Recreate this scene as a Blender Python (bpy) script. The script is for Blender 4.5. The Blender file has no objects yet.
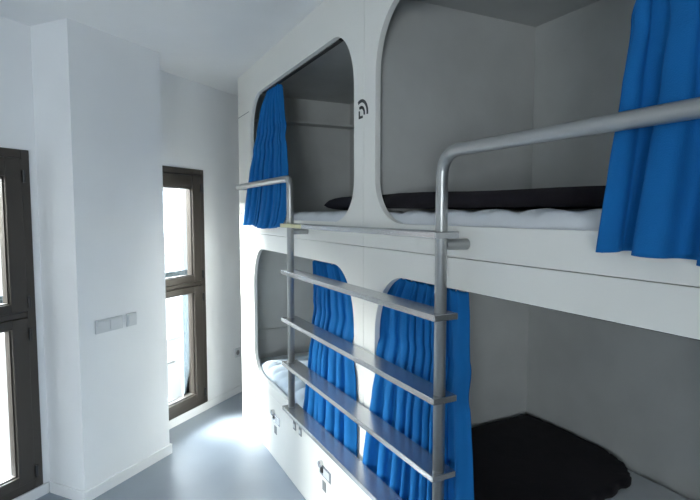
import bpy, bmesh, math, random
from mathutils import Vector, Matrix
random.seed(7)
S = bpy.context.scene
COL = S.collection
PI = math.pi

# ------------------------------------------------------------------ materials
def mat(name, col, rough=.6, metal=0., bump=0., scale=60., var=0., vscale=3., spec=.5, sheen=0., coat=0.):
    m = bpy.data.materials.new(name); m.use_nodes = True
    nt = m.node_tree; b = nt.nodes['Principled BSDF']
    b.inputs['Base Color'].default_value = (*col, 1); b.inputs['Roughness'].default_value = rough
    b.inputs['Metallic'].default_value = metal; b.inputs['Specular IOR Level'].default_value = spec
    b.inputs['Sheen Weight'].default_value = sheen; b.inputs['Coat Weight'].default_value = coat
    tc = nt.nodes.new('ShaderNodeTexCoord')
    if bump:
        n = nt.nodes.new('ShaderNodeTexNoise'); n.inputs['Scale'].default_value = scale
        n.inputs['Detail'].default_value = 4
        bp = nt.nodes.new('ShaderNodeBump'); bp.inputs['Strength'].default_value = bump
        bp.inputs['Distance'].default_value = .004
        nt.links.new(tc.outputs['Object'], n.inputs['Vector'])
        nt.links.new(n.outputs['Fac'], bp.inputs['Height']); nt.links.new(bp.outputs['Normal'], b.inputs['Normal'])
    if var:
        n2 = nt.nodes.new('ShaderNodeTexNoise'); n2.inputs['Scale'].default_value = vscale
        n2.inputs['Detail'].default_value = 5
        r = nt.nodes.new('ShaderNodeValToRGB')
        r.color_ramp.elements[0].position = .3; r.color_ramp.elements[1].position = .7
        r.color_ramp.elements[0].color = (*[c * (1 - var) for c in col], 1)
        r.color_ramp.elements[1].color = (*[min(1, c * (1 + var)) for c in col], 1)
        nt.links.new(tc.outputs['Object'], n2.inputs['Vector'])
        nt.links.new(n2.outputs['Fac'], r.inputs['Fac']); nt.links.new(r.outputs['Color'], b.inputs['Base Color'])
    return m

M = {
 'tape': mat('pale_yellow_tape', (.62, .60, .36), .5),
 'wall_dim': mat('bounce_cut_grey', (.42, .43, .44), .8, bump=.12, scale=90, var=.02),  # for the unseen left wall, darkened to cut bounce light
 'wall':   mat('wall_paint', (.81, .82, .83), .75, bump=.12, scale=90, var=.02),
 'ceil':   mat('ceiling_paint', (.82, .82, .82), .8, bump=.1, scale=70, var=.02),
 'floor':  mat('poured_floor', (.27, .315, .37), .40, bump=.03, scale=14, var=.07, vscale=2.2, spec=.5),
 'panel':  mat('pod_panel_lacquer', (.79, .78, .735), .42, bump=.04, scale=40, var=.01),
 'liner':  mat('pod_liner', (.55, .555, .54), .7, bump=.15, scale=50, var=.07, vscale=4),
 'steel':  mat('brushed_aluminium', (.42, .425, .42), .36, metal=.8, bump=.03, scale=200),
 'step':   mat('step_aluminium', (.50, .51, .52), .27, metal=.85, bump=.05, scale=160),
 'brown':  mat('bronze_aluminium', (.060, .052, .045), .38, metal=.35, bump=.03, scale=120),
 'black':  mat('black_plastic', (.015, .015, .017), .45),
 'chrome': mat('chrome', (.65, .65, .66), .18, metal=1),
 'plate':  mat('grey_plate', (.20, .205, .21), .45, metal=.3),
 'curtain': mat('blue_curtain_cloth', (.010, .135, .385), .85, bump=.25, scale=350, var=.05, vscale=9, spec=.12),
 'sheet':  mat('mattress_ticking', (.66, .68, .71), .85, bump=.2, scale=120, var=.05, vscale=8),
 'quilt':  mat('pale_blue_quilt', (.56, .64, .72), .85, bump=.2, scale=120, var=.05, vscale=8),
 'blanket': mat('dark_blanket_wool', (.016, .014, .018), .95, bump=.6, scale=220, var=.15, vscale=20, spec=.1, sheen=.05),
 'pillow': mat('dark_pillow_cloth', (.03, .03, .04), .9, bump=.3, scale=200, spec=.2),
 'socket': mat('white_plastic', (.60, .62, .64), .4),
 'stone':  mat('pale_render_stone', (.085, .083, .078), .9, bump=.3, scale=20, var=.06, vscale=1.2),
 'dim_brown': mat('light_dimming_brown', (.06, .05, .045), .9, bump=.3, scale=20, var=.1, vscale=1.2),
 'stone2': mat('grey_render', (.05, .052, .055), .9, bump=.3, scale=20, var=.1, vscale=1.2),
 'ground': mat('street_paving', (.09, .09, .09), .9, var=.1),
 'iron':   mat('black_iron', (.02, .02, .02), .5, metal=.4),
 'marking': mat('black_vinyl', (.02, .022, .022), .5),
}
def glass_mat(tint, refl):
    m = bpy.data.materials.new('window_glass'); m.use_nodes = True
    nt = m.node_tree; nt.nodes.clear()
    o = nt.nodes.new('ShaderNodeOutputMaterial'); mx = nt.nodes.new('ShaderNodeMixShader')
    t = nt.nodes.new('ShaderNodeBsdfTransparent'); g = nt.nodes.new('ShaderNodeBsdfGlossy')
    t.inputs['Color'].default_value = (*tint, 1); g.inputs['Roughness'].default_value = .02
    fr = nt.nodes.new('ShaderNodeFresnel'); fr.inputs['IOR'].default_value = refl
    nt.links.new(fr.outputs[0], mx.inputs[0]); nt.links.new(t.outputs[0], mx.inputs[1])
    nt.links.new(g.outputs[0], mx.inputs[2]); nt.links.new(mx.outputs[0], o.inputs['Surface'])
    return m
M['glass'] = glass_mat((.93, .96, .96), 1.3)

# ------------------------------------------------------------------ mesh helpers
def box(bm, a, b):
    vs = [bm.verts.new((x, y, z)) for x in (a[0], b[0]) for y in (a[1], b[1]) for z in (a[2], b[2])]
    for f in ((0, 1, 3, 2), (4, 6, 7, 5), (0, 4, 5, 1), (2, 3, 7, 6), (0, 2, 6, 4), (1, 5, 7, 3)):
        bm.faces.new([vs[i] for i in f])
def tube(bm, pts, r, seg=20, caps=True):
    pts = [Vector(p) for p in pts]; rings = []
    up = None
    for i, p in enumerate(pts):
        d = (pts[min(i + 1, len(pts) - 1)] - pts[max(i - 1, 0)]).normalized()
        if up is None:
            up = Vector((1, 0, 0)) if abs(d.x) < .9 else Vector((0, 1, 0))
        u = (up - d * up.dot(d)).normalized(); v = d.cross(u); up = u
        rings.append([bm.verts.new(p + (u * math.cos(2 * PI * k / seg) + v * math.sin(2 * PI * k / seg)) * r) for k in range(seg)])
    for A, B in zip(rings, rings[1:]):
        for k in range(seg):
            bm.faces.new((A[k], A[(k + 1) % seg], B[(k + 1) % seg], B[k]))
    if caps:
        bm.faces.new(rings[0][::-1]); bm.faces.new(rings[-1])
def obj(name, bm, m, parent=None, bevel=0., smooth=False, loc=None, seg=2):
    bmesh.ops.recalc_face_normals(bm, faces=bm.faces)
    me = bpy.data.meshes.new(name); bm.to_mesh(me); bm.free()
    me.materials.append(m)
    for p in me.polygons: p.use_smooth = smooth
    o = bpy.data.objects.new(name, me); COL.objects.link(o)
    if loc: o.location = loc
    if parent: o.parent = parent
    if bevel:
        b = o.modifiers.new('bevel', 'BEVEL'); b.width = bevel; b.segments = seg; b.limit_method = 'ANGLE'
    return o
def boxes(name, lst, m, parent=None, bevel=0.):
    bm = bmesh.new()
    for a, b in lst: box(bm, a, b)
    return obj(name, bm, m, parent, bevel)
def empty(name, loc=(0, 0, 0), rz=0.):
    o = bpy.data.objects.new(name, None); COL.objects.link(o)
    o.location = loc; o.rotation_euler = (0, 0, rz); o.empty_display_size = .1
    return o
def tag(o, label, cat, group=None):
    o['label'] = label; o['category'] = cat
    if group: o['group'] = group
    return o
def struct(o): o['kind'] = 'structure'; return o

def curve_plate(name, loops, depth, m, parent, bevel=0.0):
    """flat plate in the (y,z) plane with holes; centred on local x = 0, thickness depth"""
    cu = bpy.data.curves.new(name, 'CURVE'); cu.dimensions = '2D'; cu.fill_mode = 'BOTH'
    cu.extrude = depth / 2 - bevel; cu.bevel_depth = bevel; cu.bevel_resolution = 1; cu.offset = -bevel
    for lp in loops:
        sp = cu.splines.new('POLY'); sp.points.add(len(lp) - 1)
        for i, (y, z) in enumerate(lp): sp.points[i].co = (y, z, 0, 1)
        sp.use_cyclic_u = True
    t = bpy.data.objects.new(name + '_tmp', cu); COL.objects.link(t)
    dg = bpy.context.evaluated_depsgraph_get()
    me = bpy.data.meshes.new_from_object(t.evaluated_get(dg))
    bpy.data.objects.remove(t); bpy.data.curves.remove(cu)
    # curve x->y, y->z, z->x
    R = Matrix(((0, 0, 1, 0), (1, 0, 0, 0), (0, 1, 0, 0), (0, 0, 0, 1)))
    me.transform(R); me.name = name; me.materials.clear(); me.materials.append(m)
    o = bpy.data.objects.new(name, me); COL.objects.link(o); o.parent = parent
    return o
def rrect(y0, y1, z0, z1, ry, rt, rb, n=14):
    pts = []
    for cy, cz, rz, a0 in ((y1 - ry, z1 - rt, rt, 0), (y0 + ry, z1 - rt, rt, 90), (y0 + ry, z0 + rb, rb, 180), (y1 - ry, z0 + rb, rb, 270)):
        for k in range(n + 1):
            a = math.radians(a0 + 90 * k / n)
            pts.append((cy + ry * math.cos(a), cz + rz * math.sin(a)))
    return pts

# ------------------------------------------------------------------ frame of the window wall
F = 515.
A = math.atan(261 / F); B = math.atan(232 / F); PITCH = math.atan(37 / F); H = 1.54
th = PI / 2 - (A + B)                                     # heading of the window wall
W = Vector((math.cos(th), math.sin(th), 0)); N = Vector((math.sin(th), -math.cos(th), 0))  # N points into the room
NW = -2.65
def onwall(al, n=NW, z=0.): return W * al + N * n + Vector((0, 0, z))
WO = onwall(0)
CEIL = 2.51
XR = 1.915                                                # right wall
XF = .992                                                 # pod fronts
# ------------------------------------------------------------------ room
XL, YB = -3.6, -2.3
al_l = (XL - WO.x) / W.x; al_r = (XR - WO.x) / W.x
pl = onwall(al_l); pr = onwall(al_r)
def slab(name, z0, z1, m):
    bm = bmesh.new(); poly = [(XL, YB), (XR, YB), (XR, pr.y), (XL, pl.y)]
    lo = [bm.verts.new((x, y, z0)) for x, y in poly]; hi = [bm.verts.new((x, y, z1)) for x, y in poly]
    bm.faces.new(lo[::-1]); bm.faces.new(hi)
    for i in range(4): bm.faces.new((lo[i], lo[(i + 1) % 4], hi[(i + 1) % 4], hi[i]))
    return struct(obj(name, bm, m))
slab('floor', -.1, 0, M['floor'])
slab('ceiling', CEIL, CEIL + .12, M['ceil'])
struct(boxes('wall_right', [((XR, YB, 0), (XR + .1, pr.y + .05, CEIL))], M['wall']))
struct(boxes('wall_left', [((XL - .1, YB, 0), (XL, pl.y + .05, CEIL))], M['wall_dim']))
BX0, BX1, BZ0, BZ1 = -2.6, -1.25, .75, 1.8           # unseen glazed opening added in the back wall for fill light
struct(boxes('wall_back', [((XL - .1, YB - .24, 0), (BX0, YB, CEIL)), ((BX1, YB - .24, 0), (XR + .1, YB, CEIL)),
                           ((BX0, YB - .24, 0), (BX1, YB, BZ0)), ((BX0, YB - .24, BZ1), (BX1, YB, CEIL))], M['wall']))
t = struct(empty('window_3', (BX0, YB, BZ0))); lw, lh = BX1 - BX0, BZ1 - BZ0
boxes('window_frame', [((0, -.06, 0), (.06, .01, lh)), ((lw - .06, -.06, 0), (lw, .01, lh)), ((.06, -.06, 0), (lw - .06, .01, .06)),
                       ((.06, -.06, lh - .06), (lw - .06, .01, lh)), ((lw / 2 - .04, -.06, .06), (lw / 2 + .04, .01, lh - .06))], M['brown'], t, .003)
boxes('pane', [((.06, -.03, .06), (lw / 2 - .04, -.024, lh - .06))], M['glass'], t)
boxes('pane', [((lw / 2 + .04, -.03, .06), (lw - .06, -.024, lh - .06))], M['glass'], t)
# window wall with openings
WT = .24; ZB, ZT = .065, 1.865
WINS = [(1.145, 1.785), (2.50, 3.142)]
ww = empty('wall_window', WO, th); bpy.data.objects.remove(ww)
bm = bmesh.new(); cuts = sorted(WINS); x = al_l - .05
for a0, a1 in cuts:
    box(bm, (x, 0, 0), (a0, WT, CEIL)); box(bm, (a0, 0, 0), (a1, WT, ZB)); box(bm, (a0, 0, ZT), (a1, WT, CEIL)); x = a1
box(bm, (x, 0, 0), (al_r + .2, WT, CEIL))
o = struct(obj('wall_window', bm, M['wall'])); o.location = WO; o.rotation_euler.z = th
# pillar
PA0, PA1, PN = 1.830, 2.447, -2.372
pd = PN - NW
o = struct(obj('wall_pillar', (lambda b: (box(b, (PA0, -pd, 0), (PA1, -.0005, CEIL)), b)[1])(bmesh.new()), M['wall'])); o.location = WO; o.rotation_euler.z = th
# baseboards
def wbase(name, segs, h=.062):
    bm = bmesh.new()
    for a, b in segs: box(bm, (a[0], a[1], 0), (b[0], b[1], h))
    o = struct(obj(name, bm, M['wall'], bevel=.002)); o.location = WO; o.rotation_euler.z = th
wbase('baseboard_pillar', [((PA0 - .012, -pd - .012), (PA1 + .012, -pd)), ((PA0 - .012, -pd), (PA0, -.012)), ((PA1, -pd), (PA1 + .012, -.012))])
wbase('baseboard_window', [((PA1 + .012, -.01), (al_r - .02, 0)), ((al_l + .02, -.01), (PA0 - .012, 0))], .06)

# ------------------------------------------------------------------ windows
M['shutter'] = mat('blue_grey_metal', (.075, .10, .115), .5)
def window(name, a0, a1):
    t = struct(empty(name, onwall(a0), th)); w = a1 - a0
    f = .045; y0, y1 = -.012, .062
    boxes('window_frame', [((0, y0, ZB), (f, y1, ZT)), ((w - f, y0, ZB), (w, y1, ZT)), ((f, y0, ZT - f), (w - f, y1, ZT)), ((f, y0, ZB), (w - f, y1, ZB + f)),
                           ((f, y0, .995), (w - f, y1, 1.025))], M['brown'], t, .003)
    for z0, z1, nm in ((1.027, ZT - f - .002, 'u'), (ZB + f + .002, .993, 'l')):
        s = .085; lo = .048 if nm == 'u' else .052; hi = .095 if nm == 'u' else .048
        x0, x1 = f + .002, w - f - .002
        sash = boxes('sash', [((x0, y0 - .008, z0), (x0 + s, .05, z1)), ((x1 - s, y0 - .008, z0), (x1, .05, z1)),
                              ((x0 + s, y0 - .008, z0), (x1 - s, .05, z0 + lo)), ((x0 + s, y0 - .008, z1 - hi), (x1 - s, .05, z1))], M['brown'], t, .004)
        boxes('glazing_bead', [((x0 + s, .0, z0 + lo), (x0 + s + .006, .03, z1 - hi)), ((x1 - s - .006, .0, z0 + lo), (x1 - s, .03, z1 - hi)),
                               ((x0 + s, .0, z0 + lo), (x1 - s, .03, z0 + lo + .006)), ((x0 + s, .0, z1 - hi - .006), (x1 - s, .03, z1 - hi))], M['brown'], sash)
        boxes('pane', [((x0 + s, .022, z0 + lo), (x1 - s, .028, z1 - hi))], M['glass'], sash)
        for hz in ((z0 + .05), (z1 - .09)):
            bm = bmesh.new(); tube(bm, [(x1 + .005, y0 - .014, hz - .03), (x1 + .005, y0 - .014, hz + .03)], .008, 12)
            obj('hinge', bm, M['black'], sash, smooth=False)
        bm = bmesh.new(); hz = (z0 + z1) / 2
        box(bm, (x0 + .02, y0 - .022, hz - .03), (x0 + .045, y0 - .008, hz + .03)); box(bm, (x0 + .023, y0 - .045, hz - .11), (x0 + .042, y0 - .03, hz + .01)); box(bm, (x0 + .026, y0 - .035, hz - .01), (x0 + .039, y0 - .02, hz + .008))
        obj('handle', bm, M['black'], sash, .003)
    # exterior guide frame lining the reveal, with a crossbar behind the transom
    boxes('shutter_guide', [((w - .012, .135, ZB), (w, .215, ZT)), ((0, .135, ZB), (.012, .215, ZT)), ((.012, .15, ZT - .012), (w - .012, .215, ZT)),
                            ((.012, .15, 1.062), (w - .012, .18, 1.100))], M['shutter'], t)
    return t
for i, (a0, a1) in enumerate(WINS): window('window_%d' % (i + 1), a0, a1)

# ------------------------------------------------------------------ wall plates
def wplate(name, a0, a1, z0, z1, n, label, cat, group=None, kind='blank'):
    t = tag(empty(name, onwall(a0, n, z0), th), label, cat, group)
    w, h = a1 - a0, z1 - z0
    boxes('cover_plate', [((0, -.008, 0), (w, 0, h))], M['socket'], t, .002)
    if kind == 'blank':
        k = max(1, round(w / .075)); s = (w - .012) / k
        for i in range(k):
            boxes('rocker', [((.006 + i * s + .004, -.012, .010), (.006 + (i + 1) * s - .004, -.008, h - .010))], M['socket'], t, .0015)
    else:
        bm = bmesh.new(); tube(bm, [(w * .5, -.011, h * .5), (w * .5, -.0082, h * .5)], .021, 24); obj('socket_well', bm, M['plate'], t)
        bm = bmesh.new()
        for s in (-1, 1): tube(bm, [(w * .5 + s * .0095, -.0125, h * .5), (w * .5 + s * .0095, -.0105, h * .5)], .003, 10)
        obj('socket_holes', bm, M['black'], t)
    return t
wplate('switch_panel', 1.926, 2.105, .888, .962, PN, 'wide white multi-gang switch plate on the pillar', 'switch')
wplate('light_switch', 2.135, 2.205, .888, .962, PN, 'small single white switch plate right of the wide one on the pillar', 'switch')
wplate('power_outlet', 3.50, 3.575, .315, .395, NW, 'white power socket low on the far wall beside the bunks', 'power outlet', kind='socket')

# ------------------------------------------------------------------ sleeping pods
PT = .022; GAP = .0012
Y0, Y1, Y2 = -.085, 1.834, 3.752
XB = 1.905; ZJ = 1.404
def pod(label, y0, y1, z0, z1, hy0, hy1, hz0, hz1, rt, rb, upper):
    t = tag(empty('sleeping_pod', (XF, (y0 + y1) / 2, z0)), label, 'bunk bed', 'white sleeping pods built in two tiers')
    L = (y1 - y0) / 2; cy = (y0 + y1) / 2; h = z1 - z0
    a, b = -L + GAP, L - GAP
    base = .0 if upper else .385
    hole = rrect(hy0 - cy, hy1 - cy, hz0 - z0, hz1 - z0, .20, rt, rb)
    p = curve_plate('front_panel', [[(a, base + GAP), (b, base + GAP), (b, h - GAP), (a, h - GAP)], hole], PT, M['panel'], t)
    p.location = (PT / 2, 0, 0)
    D = XB - XF
    bed = (1.478 if upper else .355 if y0 > 1 else .425) - z0
    boxes('side_panel', [((PT, a, 0), (D, a + .02, h - .004))], M['liner'], t)
    boxes('side_panel', [((PT, b - .02, 0), (D, b, h - .004))], M['liner'], t)
    boxes('back_panel', [((D - .015, a + .02, 0), (D, b - .02, h - .004))], M['liner'], t)
    boxes('bed_board', [((PT, a + .02, bed - .02), (D - .015, b - .02, bed))], M['liner'], t)
    top = (2.405 if upper else 1.345) - z0
    boxes('top_board', [((PT, a + .02, top), (D - .015, b - .02, top + .02))], M['liner'], t)
    # curtain rail just inside the opening
    r = bmesh.new(); box(r, (PT + .001, hy0 - cy + .19, hz1 - z0 - .007), (PT + .024, hy1 - cy - .19, hz1 - z0 + .012)) 
    rl_ = obj('curtain_rail', r, M['black'], t, .001)
    boxes('rail_highlight', [((PT - .0005, hy0 - cy + .19, hz1 - z0 - .004), (PT + .001, hy1 - cy - .19, hz1 - z0 - .001))], M['chrome'], rl_)  # bright strip standing in for the highlight along the rail
    # ledge across the far end
    lz = (2.205 if upper else .645) - z0
    if y0 > 1: boxes('shelf', [((PT + .02, b - .02 - (.12 if upper else .03), lz), (D - .015, b - .0202, lz + .018))], M['liner'], t, .002)
    if not upper:
        n = 2; s = (b - a) / n
        for i in range(n):
            ya, yb = a + i * s + (.0 if i == 0 else .0008), a + (i + 1) * s - (.0008 if i == 0 else 0)
            d = boxes('locker_door', [((0, ya, .004), (.02, yb, base))], M['panel'], t, .0008)
            yc = (2.225 - 1.834) if i == 0 else (2.965 - 1.834)
            yc += a
            # hasp lock: plate, cam barrel, swinging hasp
            lk = boxes('hasp_lock', [((-.004, yc - .072, .246), (0, yc + .062, .300))], M['chrome'], d, .0015)
            boxes('hasp_window', [((-.0065, yc - .055, .254), (-.004, yc + .010, .290))], M['socket'], lk, .001)
            bm = bmesh.new(); tube(bm, [(0, yc + .034, .304), (-.020, yc + .034, .304)], .017, 20); k = obj('lock_barrel', bm, M['chrome'], lk, .003)
            bm = bmesh.new(); box(bm, (-.0085, yc + .022, .262), (-.004, yc + .044, .284)); obj('keyhole', bm, M['black'], lk)
            bp = boxes('number_plate', [((-.003, yc - .012, .175), (0, yc + .030, .225))], M['plate'], d, .001)
        for (yy, zz, w_, h_) in ((2.640, .330, .036, .046), (2.552, .330, .036, .046), (3.545, .195, .022, .042), (3.405, .262, .028, .044)):
            yy = yy - 1.834 + a
            so = boxes('charging_socket', [((-.004, yy - w_ / 2, zz), (0, yy + w_ / 2, zz + h_))], M['plate'], t, .001)
            boxes('socket_insert', [((-.006, yy - w_ / 4, zz + h_ * .25), (-.004, yy + w_ / 4, zz + h_ * .7))], M['socket'], so)
    return t
rt, rb = .25, .17
pUF = pod('upper far white pod, curtain bunched at its far side', Y1, Y2, ZJ, CEIL - .001, 1.921, 3.44, 1.500, 2.310, rt, rb, True)
pUN = pod('upper near white pod with a dark blanket on its mattress', Y0, Y1, ZJ, CEIL - .001, .14, 1.742, 1.500, 2.310, rt, rb, True)
pLF = pod('lower far white pod with bare pale mattress and two locker locks', Y1, Y2, .0005, ZJ, 1.921, 3.41, .457, 1.308, rt, .16, False)
pLN = pod('lower near white pod with a black blanket spread inside', Y0, Y1, .0005, ZJ, .14, 1.742, .457, 1.308, rt, .16, False)
# small end-panel joints and call switches at the far end
for (p, z, zl) in ((pUF, 1.505, 2.222), (pLF, 1.262, 1.182)):
    oz = p.location.z; oy = p.location.y
    sw = boxes('light_switch', [((-.005, 3.672 - oy, z - oz), (0, 3.700 - oy, z - oz + .042))], M['plate'], p, .001)
    boxes('rocker', [((-.008, 3.678 - oy, z - oz + .012), (-.005, 3.694 - oy, z - oz + .030))], M['socket'], sw)
    boxes('joint_strip', [((-.0012, 3.47 - oy, zl - oz), (0.001, 3.75 - oy, zl - oz + .004))], M['plate'], p)

# wifi sticker
def arc(bm, cy, cz, r0, r1, a0, a1, x0, x1, n=14):
    R = []
    for k in range(n + 1):
        a = math.radians(a0 + (a1 - a0) * k / n); c, s = math.cos(a), math.sin(a)
        R.append([bm.verts.new((x, cy + r * c * -1, cz + r * s)) for x, r in ((x0, r0), (x0, r1), (x1, r1), (x1, r0))])
    for P, Q in zip(R, R[1:]):
        for k in range(4): bm.faces.new((P[k], P[(k + 1) % 4], Q[(k + 1) % 4], Q[k]))
    bm.faces.new(R[0]); bm.faces.new(R[-1][::-1])
bm = bmesh.new()
cy, cz = 1.858, 1.936
arc(bm, cy, cz, .046, .059, -8, 118, -.001, 0)
arc(bm, cy, cz, .021, .033, -12, 120, -.001, 0)
box(bm, (-.001, cy - .014, cz - .017), (0, cy + .020, cz - .007))
box(bm, (-.001, cy + .010, cz - .007), (0, cy + .020, cz + .014))
o = obj('wifi_sticker', bm, M['marking']); o.location = (XF, 0, 0)
o.data.transform(Matrix.Translation((0, -cy, -cz))); o.location = (XF, cy, cz)
tag(o, 'black wireless signal symbol between the two upper pod openings', 'sticker')

# ------------------------------------------------------------------ mattresses
def quilt(name, x0, x1, y0, y1, z0, z1, label, m, wob=.006, nx=22, ny=60, cell=.16, rnd=.03, seed=0, group=None, diag=True):
    bm = bmesh.new(); rs = random.Random(seed); cx, cyy = (x0 + x1) / 2, (y0 + y1) / 2
    def hgt(x, y):
        e = min(x - x0, x1 - x, y - y0, y1 - y)
        r = 1 if e > rnd else math.sqrt(max(0, 1 - ((rnd - e) / rnd) ** 2))
        u = abs(math.sin((x + y) * PI / cell)) if diag else 1; v = abs(math.sin((x - y) * PI / cell)) if diag else abs(math.sin(y * PI / cell))
        q = (min(u, 1) * min(v, 1)) ** .5
        return z0 + (z1 - z0) * (.45 + .55 * r) - wob * (1 - q) + .004 * math.sin(3.1 * y + seed) * math.cos(4 * x)
    xs = [x0 + (x1 - x0) * i / nx for i in range(nx + 1)]; ys = [y0 + (y1 - y0) * j / ny for j in range(ny + 1)]
    for a in (.006, .016): xs += [x0 + a, x1 - a]; ys += [y0 + a, y1 - a]
    xs = sorted(set(xs)); ys = sorted(set(ys)); nx, ny = len(xs) - 1, len(ys) - 1
    T = [[bm.verts.new((x - cx, y - cyy, hgt(x, y) - z0)) for y in ys] for x in xs]
    Bt = [[bm.verts.new((x - cx, y - cyy, 0)) if i in (0, nx) or j in (0, ny) else None for j, y in enumerate(ys)] for i, x in enumerate(xs)]
    for i in range(nx):
        for j in range(ny): bm.faces.new((T[i][j], T[i + 1][j], T[i + 1][j + 1], T[i][j + 1]))
    per = [(i, 0) for i in range(nx)] + [(nx, j) for j in range(ny)] + [(i, ny) for i in range(nx, 0, -1)] + [(0, j) for j in range(ny, 0, -1)]
    for (a, b), (c, d) in zip(per, per[1:] + per[:1]): bm.faces.new((T[a][b], T[c][d], Bt[c][d], Bt[a][b]))
    bm.faces.new([Bt[a][b] for a, b in per])
    o = obj(name, bm, m, smooth=True); o.location = (cx, cyy, z0)
    return tag(o, label, name.split('_')[-1], group)
g = 'quilted pale mattresses inside the pods'
mx0, mx1 = XF + PT + .004, XB - .018
UPB, LOB = 1.4785, .4255
quilt('mattress', mx0, mx1, Y1 + .026, Y2 - .026, UPB, 1.550, 'pale mattress in the upper far pod beside the bunched curtain', M['sheet'], wob=.014, cell=.17, group=g, seed=1)
quilt('mattress', mx0, mx1, Y0 + .026, Y1 - .026, UPB, 1.552, 'pale quilted mattress edge under the dark blanket, upper near pod', M['sheet'], wob=.020, group=g, seed=2, cell=.2)
quilt('mattress', mx0, mx1, Y1 + .026, Y2 - .026, LOB - .07, .452, 'bare pale mattress in the lower far pod', M['sheet'], wob=.006, group=g, seed=3, cell=.13)
quilt('mattress', mx0, mx1, Y0 + .026, Y1 - .026, LOB, .535, 'pale mattress below the black blanket, lower near pod', M['sheet'], group=g, seed=4)

q = quilt('quilt', mx0 + .004, 1.72, 2.05, 3.40, .457, .540, 'pale blue creased quilt on the lower far mattress', M['quilt'], wob=.032, seed=6, cell=.125, rnd=.07, diag=False, nx=30, ny=110)
rq = random.Random(5)
for v_ in q.data.vertices:                                 # irregular creases and a wavy end
    v_.co.x += .012 * math.sin(17 * v_.co.y) * (v_.co.x > 0); v_.co.y += .025 * math.sin(9 * v_.co.x + 1) * max(0, v_.co.y)
    if v_.co.z > .03: v_.co.z += .006 * math.sin(23 * v_.co.x + 5 * v_.co.y) * math.sin(11 * v_.co.y)
# blankets: thick cloth slabs following an outline
def blanket(poly, z, t, label, seed):
    bm = bmesh.new(); rs = random.Random(seed)
    cx = sum(p[0] for p in poly) / len(poly); cyy = sum(p[1] for p in poly) / len(poly)
    n = len(poly); K = 10; rings = []
    for k in range(K + 1):
        s = 1 if k == 0 else 1 - (.03 + (k - 1) / (K - 1) * .969)
        e = min(1, k / 1.0)
        ring = []
        for i, (x, y) in enumerate(poly):
            X, Y = cx + (x - cx) * s, cyy + (y - cyy) * s
            ring.append(bm.verts.new((X - cx, Y - cyy, t * (.55 + .45 * e) + .006 * math.sin(9 * X + seed) * math.sin(7 * Y) * (k > 0))))
        rings.append(ring)
    for P, Q in zip(rings, rings[1:]):
        for i in range(n): bm.faces.new((P[i], P[(i + 1) % n], Q[(i + 1) % n], Q[i]))
    bm.faces.new(rings[-1])
    lo = [bm.verts.new((x - cx, y - cyy, 0)) for x, y in poly]
    for i in range(n): bm.faces.new((lo[i], lo[(i + 1) % n], rings[0][(i + 1) % n], rings[0][i]))
    bm.faces.new(lo[::-1])
    o = obj('blanket', bm, M['blanket'], smooth=True); o.location = (cx, cyy, z)
    return tag(o, label, 'blanket')
def dense(poly, n=12, wob=.006, seed=0):
    rs = random.Random(seed); out = []
    for a, b in zip(poly, poly[1:] + poly[:1]):
        for k in range(n):
            t = k / n; out.append((a[0] + (b[0] - a[0]) * t + (rs.uniform(-wob, wob) if 0 < k else 0), a[1] + (b[1] - a[1]) * t + (rs.uniform(-wob, wob) if 0 < k else 0)))
    return out
blanket(dense([(1.04, 1.795), (1.03, 1.00), (1.30, 1.03), (1.50, 1.13), (1.76, 1.17), (1.84, 1.25), (1.875, 1.36), (1.875, 1.795)], seed=3), .5395, .030,
        'black blanket spread over the lower near mattress', 1)
blanket(dense([(1.035, 1.805), (1.28, .50), (1.87, .30), (1.87, 1.805)], seed=4), 1.558, .054,
        'dark folded blanket lying along the upper near mattress', 2)
# pillow
bm = bmesh.new(); nx, ny = 16, 24; T = []; Bm = []
for i in range(nx + 1):
    T.append([]); Bm.append([])
    for j in range(ny + 1):
        u, v = 2 * i / nx - 1, 2 * j / ny - 1
        k = (max(0, (1 - u ** 4) * (1 - v ** 4))) ** .45
        px, py = u * .19 * (1 - .08 * v * v), v * .26 * (1 - .08 * u * u)
        T[-1].append(bm.verts.new((px, py, .030 + .050 * k))); Bm[-1].append(bm.verts.new((px, py, .030 - .030 * k)) if 0 < i < nx and 0 < j < ny else T[-1][-1])
for i in range(nx):
    for j in range(ny):
        bm.faces.new((T[i][j], T[i + 1][j], T[i + 1][j + 1], T[i][j + 1]))
        try: bm.faces.new((Bm[i][j], Bm[i][j + 1], Bm[i + 1][j + 1], Bm[i + 1][j]))
        except ValueError: pass
o = obj('pillow', bm, M['pillow'], smooth=True); o.location = (1.44, 2.62, 1.556)
tag(o, 'dark pillow lying on the upper far mattress', 'pillow')

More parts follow.
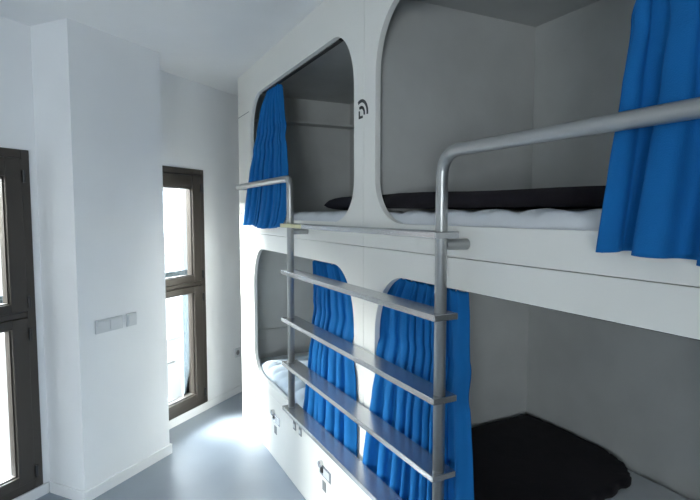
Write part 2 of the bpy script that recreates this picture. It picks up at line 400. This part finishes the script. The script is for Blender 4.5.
# ------------------------------------------------------------------ curtains
def curtain(rows, pleats, label, seed=0, gather=.0):
    """rows: (z, y_far, y_near, x, amp) from the top down"""
    rs = random.Random(seed); nu = pleats * 20; nv = 80
    ztop, zbot = rows[0][0], rows[-1][0]
    def at(z):
        for a, b in zip(rows, rows[1:]):
            if z >= b[0] - 1e-9:
                t = (a[0] - z) / (a[0] - b[0]); s = t * t * (3 - 2 * t)
                return [a[i] + (b[i] - a[i]) * (s if i in (3, 4) else t) for i in range(1, 5)]
        return list(rows[-1][1:])
    ph = [rs.uniform(0, 2 * PI) for _ in range(6)]; wv = [rs.uniform(.35, 1.9) for _ in range(pleats + 2)]; am = [rs.uniform(.75, 1) for _ in range(pleats + 2)]
    cum = [0]
    for w_ in wv: cum.append(cum[-1] + w_)
    def warp(u):
        v = u * pleats; i = int(min(v, pleats - 1)); return (cum[i] + (v - i) * wv[i]) / cum[pleats]
    bm = bmesh.new(); G = []; yo = (rows[-1][1] + rows[-1][2]) / 2
    for j in range(nv + 1):
        tz = j / nv; z0 = ztop + (zbot - ztop) * tz
        yf, yn, xb, amp = at(z0); row = []
        for i in range(nu + 1):
            u = i / nu; uu = warp(u)
            y = yf + (yn - yf) * uu
            f = 2 * PI * pleats * u
            env = min(1, u * pleats, (1 - u) * pleats)
            a = f / 2 + .45 * math.sin(2.0 * tz + ph[0] + 2.5 * u) * tz
            k = a / PI; kk = int(math.floor(k)) % (pleats + 1); fr = k - math.floor(k)
            ridge = .5 - .5 * math.cos(2 * PI * fr)                     # meandering folds
            am_ = am[kk]
            x = xb - amp * (2 * ridge * am_ - 1) + amp * .15 * math.sin(1.7 * f + ph[1] + 2.4 * tz) * tz
            if tz < .22:
                g_ = (1 - tz / .22); x += gather * g_ * math.sin(2.6 * f + ph[2] + 4 * tz) * .55
            y += .118 * math.sin(4 * PI * fr) * (yn - yf) / pleats * env * min(1, .3 + 3 * tz)
            y += (.006 * math.sin(f + ph[3] + 1.5 * tz) * (.3 + tz) + .010 * math.sin(5 * tz + ph[4]) * tz) * env
            z = z0 - (.008 * math.sin(2.5 * u * PI + ph[4]) + .003 * ridge) * tz - .010 * abs(math.sin(1.3 * f + ph[5])) * max(0, 1 - tz * 9)
            row.append(bm.verts.new((x - XF, y - yo, z - zbot)))
        G.append(row)
    for j in range(nv):
        for i in range(nu): bm.faces.new((G[j][i], G[j][i + 1], G[j + 1][i + 1], G[j + 1][i]))
    t = empty('curtain', (XF, yo, zbot)); tag(t, label, 'curtain', 'blue pod curtains')
    o = obj('cloth', bm, M['curtain'], t, smooth=True)
    so = o.modifiers.new('thick', 'SOLIDIFY'); so.thickness = .003; so.offset = 0
    # gathered heading tape with rings on the rail
    for k in range(5):
        y = rows[0][1] + (rows[0][2] - rows[0][1]) * (k + .5) / 5 - yo
        b2 = bmesh.new(); tube(b2, [(rows[0][3] - XF, y, ztop - zbot - .01), (rows[0][3] - XF, y, ztop - zbot + .010)], .004, 8)
        obj('glider', b2, M['curtain'], t)
    return t
curtain([(2.302, 3.162, 2.954, 1.034, .011), (2.22, 3.312, 2.939, 1.034, .013), (2.08, 3.423, 2.894, 1.032, .012), (1.93, 3.359, 2.746, .985, .010), (1.8, 3.391, 2.697, .972, .015), (1.62, 3.461, 2.674, .967, .019), (1.5, 3.517, 2.735, .967, .019), (1.455, 3.546, 2.795, .967, .019)],
        9, 'blue curtain gathered at the far side of the upper far pod', 1, .012)
curtain([(2.302, .694, .25, 1.042, .018), (2.05, .72, .25, 1.038, .020), (1.92, .705, .25, .990, .012), (1.78, .71, .21, .970, .019), (1.6, .721, .21, .962, .027), (1.455, .739, .21, .962, .029)],
        5, 'blue curtain at the right edge of the photo hanging behind the long handrail', 11, .004)
curtain([(1.303, 2.443, 2.091, 1.034, .012), (1.2, 2.443, 2.03, 1.034, .013), (1.08, 2.457, 2.001, 1.034, .012), (.96, 2.352, 1.932, .984, .009), (.84, 2.352, 1.885, .970, .016), (.6, 2.395, 1.872, .967, .020), (.45, 2.445, 1.878, .967, .020)],
        7, 'blue curtain of the lower far pod, behind the ladder steps', 3, .016)
curtain([(1.303, 1.728, 1.256, 1.034, .012), (1.22, 1.79, 1.245, 1.034, .013), (1.08, 1.80, 1.237, 1.034, .012), (.96, 1.726, 1.17, .984, .009), (.84, 1.735, 1.147, .970, .016), (.6, 1.805, 1.13, .967, .020), (.45, 1.845, 1.131, .967, .020)],
        10, 'wide blue curtain of the lower near pod, left of the black blanket', 4, .016)

# ------------------------------------------------------------------ ladder
LX = .900; YN, YFa = 1.197, 2.438
lad = tag(empty('ladder', (LX, (YN + YFa) / 2, .53)), 'wide grey metal ladder with five plank steps and two curved handrails', 'ladder')
oz, oy = .53, (YN + YFa) / 2
def bend(p0, p1, p2, r, n=10):
    """points rounding the corner p1"""
    p0, p1, p2 = map(Vector, (p0, p1, p2)); a = p1 + (p0 - p1).normalized() * r; c = p1 + (p2 - p1).normalized() * r
    return [a * (1 - t) ** 2 + p1 * 2 * t * (1 - t) + c * t * t for t in [k / n for k in range(n + 1)]]
ZR = 1.712
for yp, s in ((YN, -1), (YFa, 1)):
    y = yp - oy; ye = y + s * 1.018
    bm = bmesh.new()
    P0, P1, P2, P3 = (0, y, 0.0), (0, y, ZR - oz), (0, ye, ZR - oz), (XF - LX, ye, ZR - oz)
    pts = [P0] + bend(P0, P1, P2, .075 if s < 0 else .05) + bend(P1, P2, P3, .03) + [P3]
    tube(bm, pts, .0175, 24)
    post = obj('handrail_post', bm, M['steel'], lad, smooth=True)
    bm = bmesh.new(); tube(bm, [(.012, y, 1.449 - oz), (XF - LX, y, 1.449 - oz)], .0165, 20); st = obj('wall_bracket', bm, M['steel'], post, smooth=False)
for zt in (1.487, 1.252, 1.010, .781, .548):
    st = boxes('step', [((-.040, YN - .027 - oy, zt - .019 - oz), (.043, YFa + .036 - oy, zt - oz))], M['step'], lad, .0018)
    if zt > 1.4:
        e = boxes('edge_tape', [((-.0408, 2.19 - oy, zt - .018 - oz), (-.0400, YFa + .035 - oy, zt - .001 - oz)), ((-.0408, 2.19 - oy, zt - oz), (-.022, YFa + .035 - oy, zt + .0006 - oz))], M['tape'], st)
        e['label'] = 'pale yellow tape'

# ------------------------------------------------------------------ outside
def wall_frame(o): o.location = WO; o.rotation_euler.z = th; return o
def house(x0, x1, top, m, label, off):
    b = tag(empty('building', onwall(x0, NW - 8.0 - off, -4), th), label, 'building'); w = x1 - x0
    boxes('wall', [((0, 0, 0), (w, 3.0, top))], m, b)
    boxes('cornice', [((-.05, -.15, top), (w + .05, 3.05, top + .2))], M['stone2'], b)
    for fl in (1.0, 3.9):
        for i in range(int((w - .8) / 2.1)):
            x = 1.5 + i * 2.1
            fr = boxes('window', [((x, -.03, fl + .9), (x + .9, .02, fl + 2.3))], M['stone2'], b)
            boxes('pane', [((x + .06, -.035, fl + .96), (x + .84, -.03, fl + 2.24))], M['plate'], fr)
        boxes('floor_band', [((0, -.06, fl + 2.65), (w, 0, fl + 2.72))], M['stone2'], b)
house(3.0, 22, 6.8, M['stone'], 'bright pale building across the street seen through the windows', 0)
house(-12, 2.9, 7.2, M['dim_brown'], 'dark brown building added left of the pale one to dim the left window', .1)  # added dark block, lowers the light entering the left window
fin = struct(boxes('sun_block_fin', [((.85, WT, -4), (1.05, .95, 3.2))], M['stone'])); wall_frame(fin)  # added unseen fin that keeps sun off the left window
st = tag(boxes('street', [((-12, WT + .01, -4.1), (24, 9, -4.0))], M['ground']), 'paved street below the windows', 'street'); wall_frame(st)
st['kind'] = 'structure'
# iron balcony railing right outside the far window
rl = tag(empty('balcony_railing', onwall(2.45, NW - WT - .02, -.1), th), 'black iron railing outside the far window', 'railing')
boxes('rail', [((0, .10, .42), (.75, .115, .435))], M['iron'], rl)
boxes('rail', [((0, .10, .10), (.75, .115, .112))], M['iron'], rl)
for i in range(3): boxes('bar', [((.04 + i * .05, .10, .1), (.048 + i * .05, .11, .43))], M['iron'], rl)
boxes('slab', [((-.02, .0, .02), (.78, .3, .09))], M['stone'], rl)

# ------------------------------------------------------------------ light
SUN = 13
w = bpy.data.worlds.new('overcast'); S.world = w; w.use_nodes = True
nt = w.node_tree; bg = nt.nodes['Background']
tc = nt.nodes.new('ShaderNodeTexCoord'); sp = nt.nodes.new('ShaderNodeSeparateXYZ'); rp = nt.nodes.new('ShaderNodeValToRGB')
nt.links.new(tc.outputs['Generated'], sp.inputs[0]); nt.links.new(sp.outputs['Z'], rp.inputs[0]); nt.links.new(rp.outputs[0], bg.inputs['Color'])
rp.color_ramp.elements[0].position = 0; rp.color_ramp.elements[0].color = (.93, .96, 1, 1)
rp.color_ramp.elements[1].position = .8; rp.color_ramp.elements[1].color = (.80, .89, 1, 1)
bg.inputs['Strength'].default_value = 9.0
for i, (a0, a1) in enumerate(WINS):                      # portals guide the sampling of the sky through each window
    L = bpy.data.lights.new('window_portal', 'AREA'); L.shape = 'RECTANGLE'; L.size = a1 - a0; L.size_y = ZT - ZB
    L.cycles.is_portal = True
    o = bpy.data.objects.new('window_portal', L); COL.objects.link(o)
    c = onwall((a0 + a1) / 2, NW - WT - .02, (ZB + ZT) / 2)
    o.location = c; o.rotation_euler = N.to_track_quat('-Z', 'Z').to_euler()

L = bpy.data.lights.new('window_portal', 'AREA'); L.shape = 'RECTANGLE'; L.size = BX1 - BX0; L.size_y = BZ1 - BZ0  # portal for the added back-wall opening
L.cycles.is_portal = True
o = bpy.data.objects.new('window_portal', L); COL.objects.link(o)
o.location = ((BX0 + BX1) / 2, YB - .26, (BZ0 + BZ1) / 2); o.rotation_euler = Vector((0, 1, 0)).to_track_quat('-Z', 'Z').to_euler()
L = bpy.data.lights.new('sun', 'SUN'); L.energy = SUN; L.angle = math.radians(36); L.color = (1, .97, .92)
o = bpy.data.objects.new('sun', L); COL.objects.link(o)
o.rotation_euler = Vector((1, -.56, -.57)).to_track_quat('-Z', 'Y').to_euler()

# ------------------------------------------------------------------ camera
cd = bpy.data.cameras.new('camera'); cam = bpy.data.objects.new('camera', cd); COL.objects.link(cam)
cd.sensor_width = 36; cd.lens = F / 700 * 36; cd.clip_start = .02; cd.clip_end = 100
cam.location = (0, 0, H); cam.rotation_euler = (PI / 2 - PITCH, 0, -A)
S.camera = cam
S.view_settings.view_transform = 'Standard'; S.view_settings.look = 'None'; S.view_settings.gamma = 1
S.view_settings.use_curve_mapping = False
S.view_settings.exposure = 1.82
S.cycles.use_denoising = True
S.cycles.max_bounces = 14; S.cycles.diffuse_bounces = 8; S.cycles.transparent_max_bounces = 12
S.cycles.sample_clamp_indirect = 6
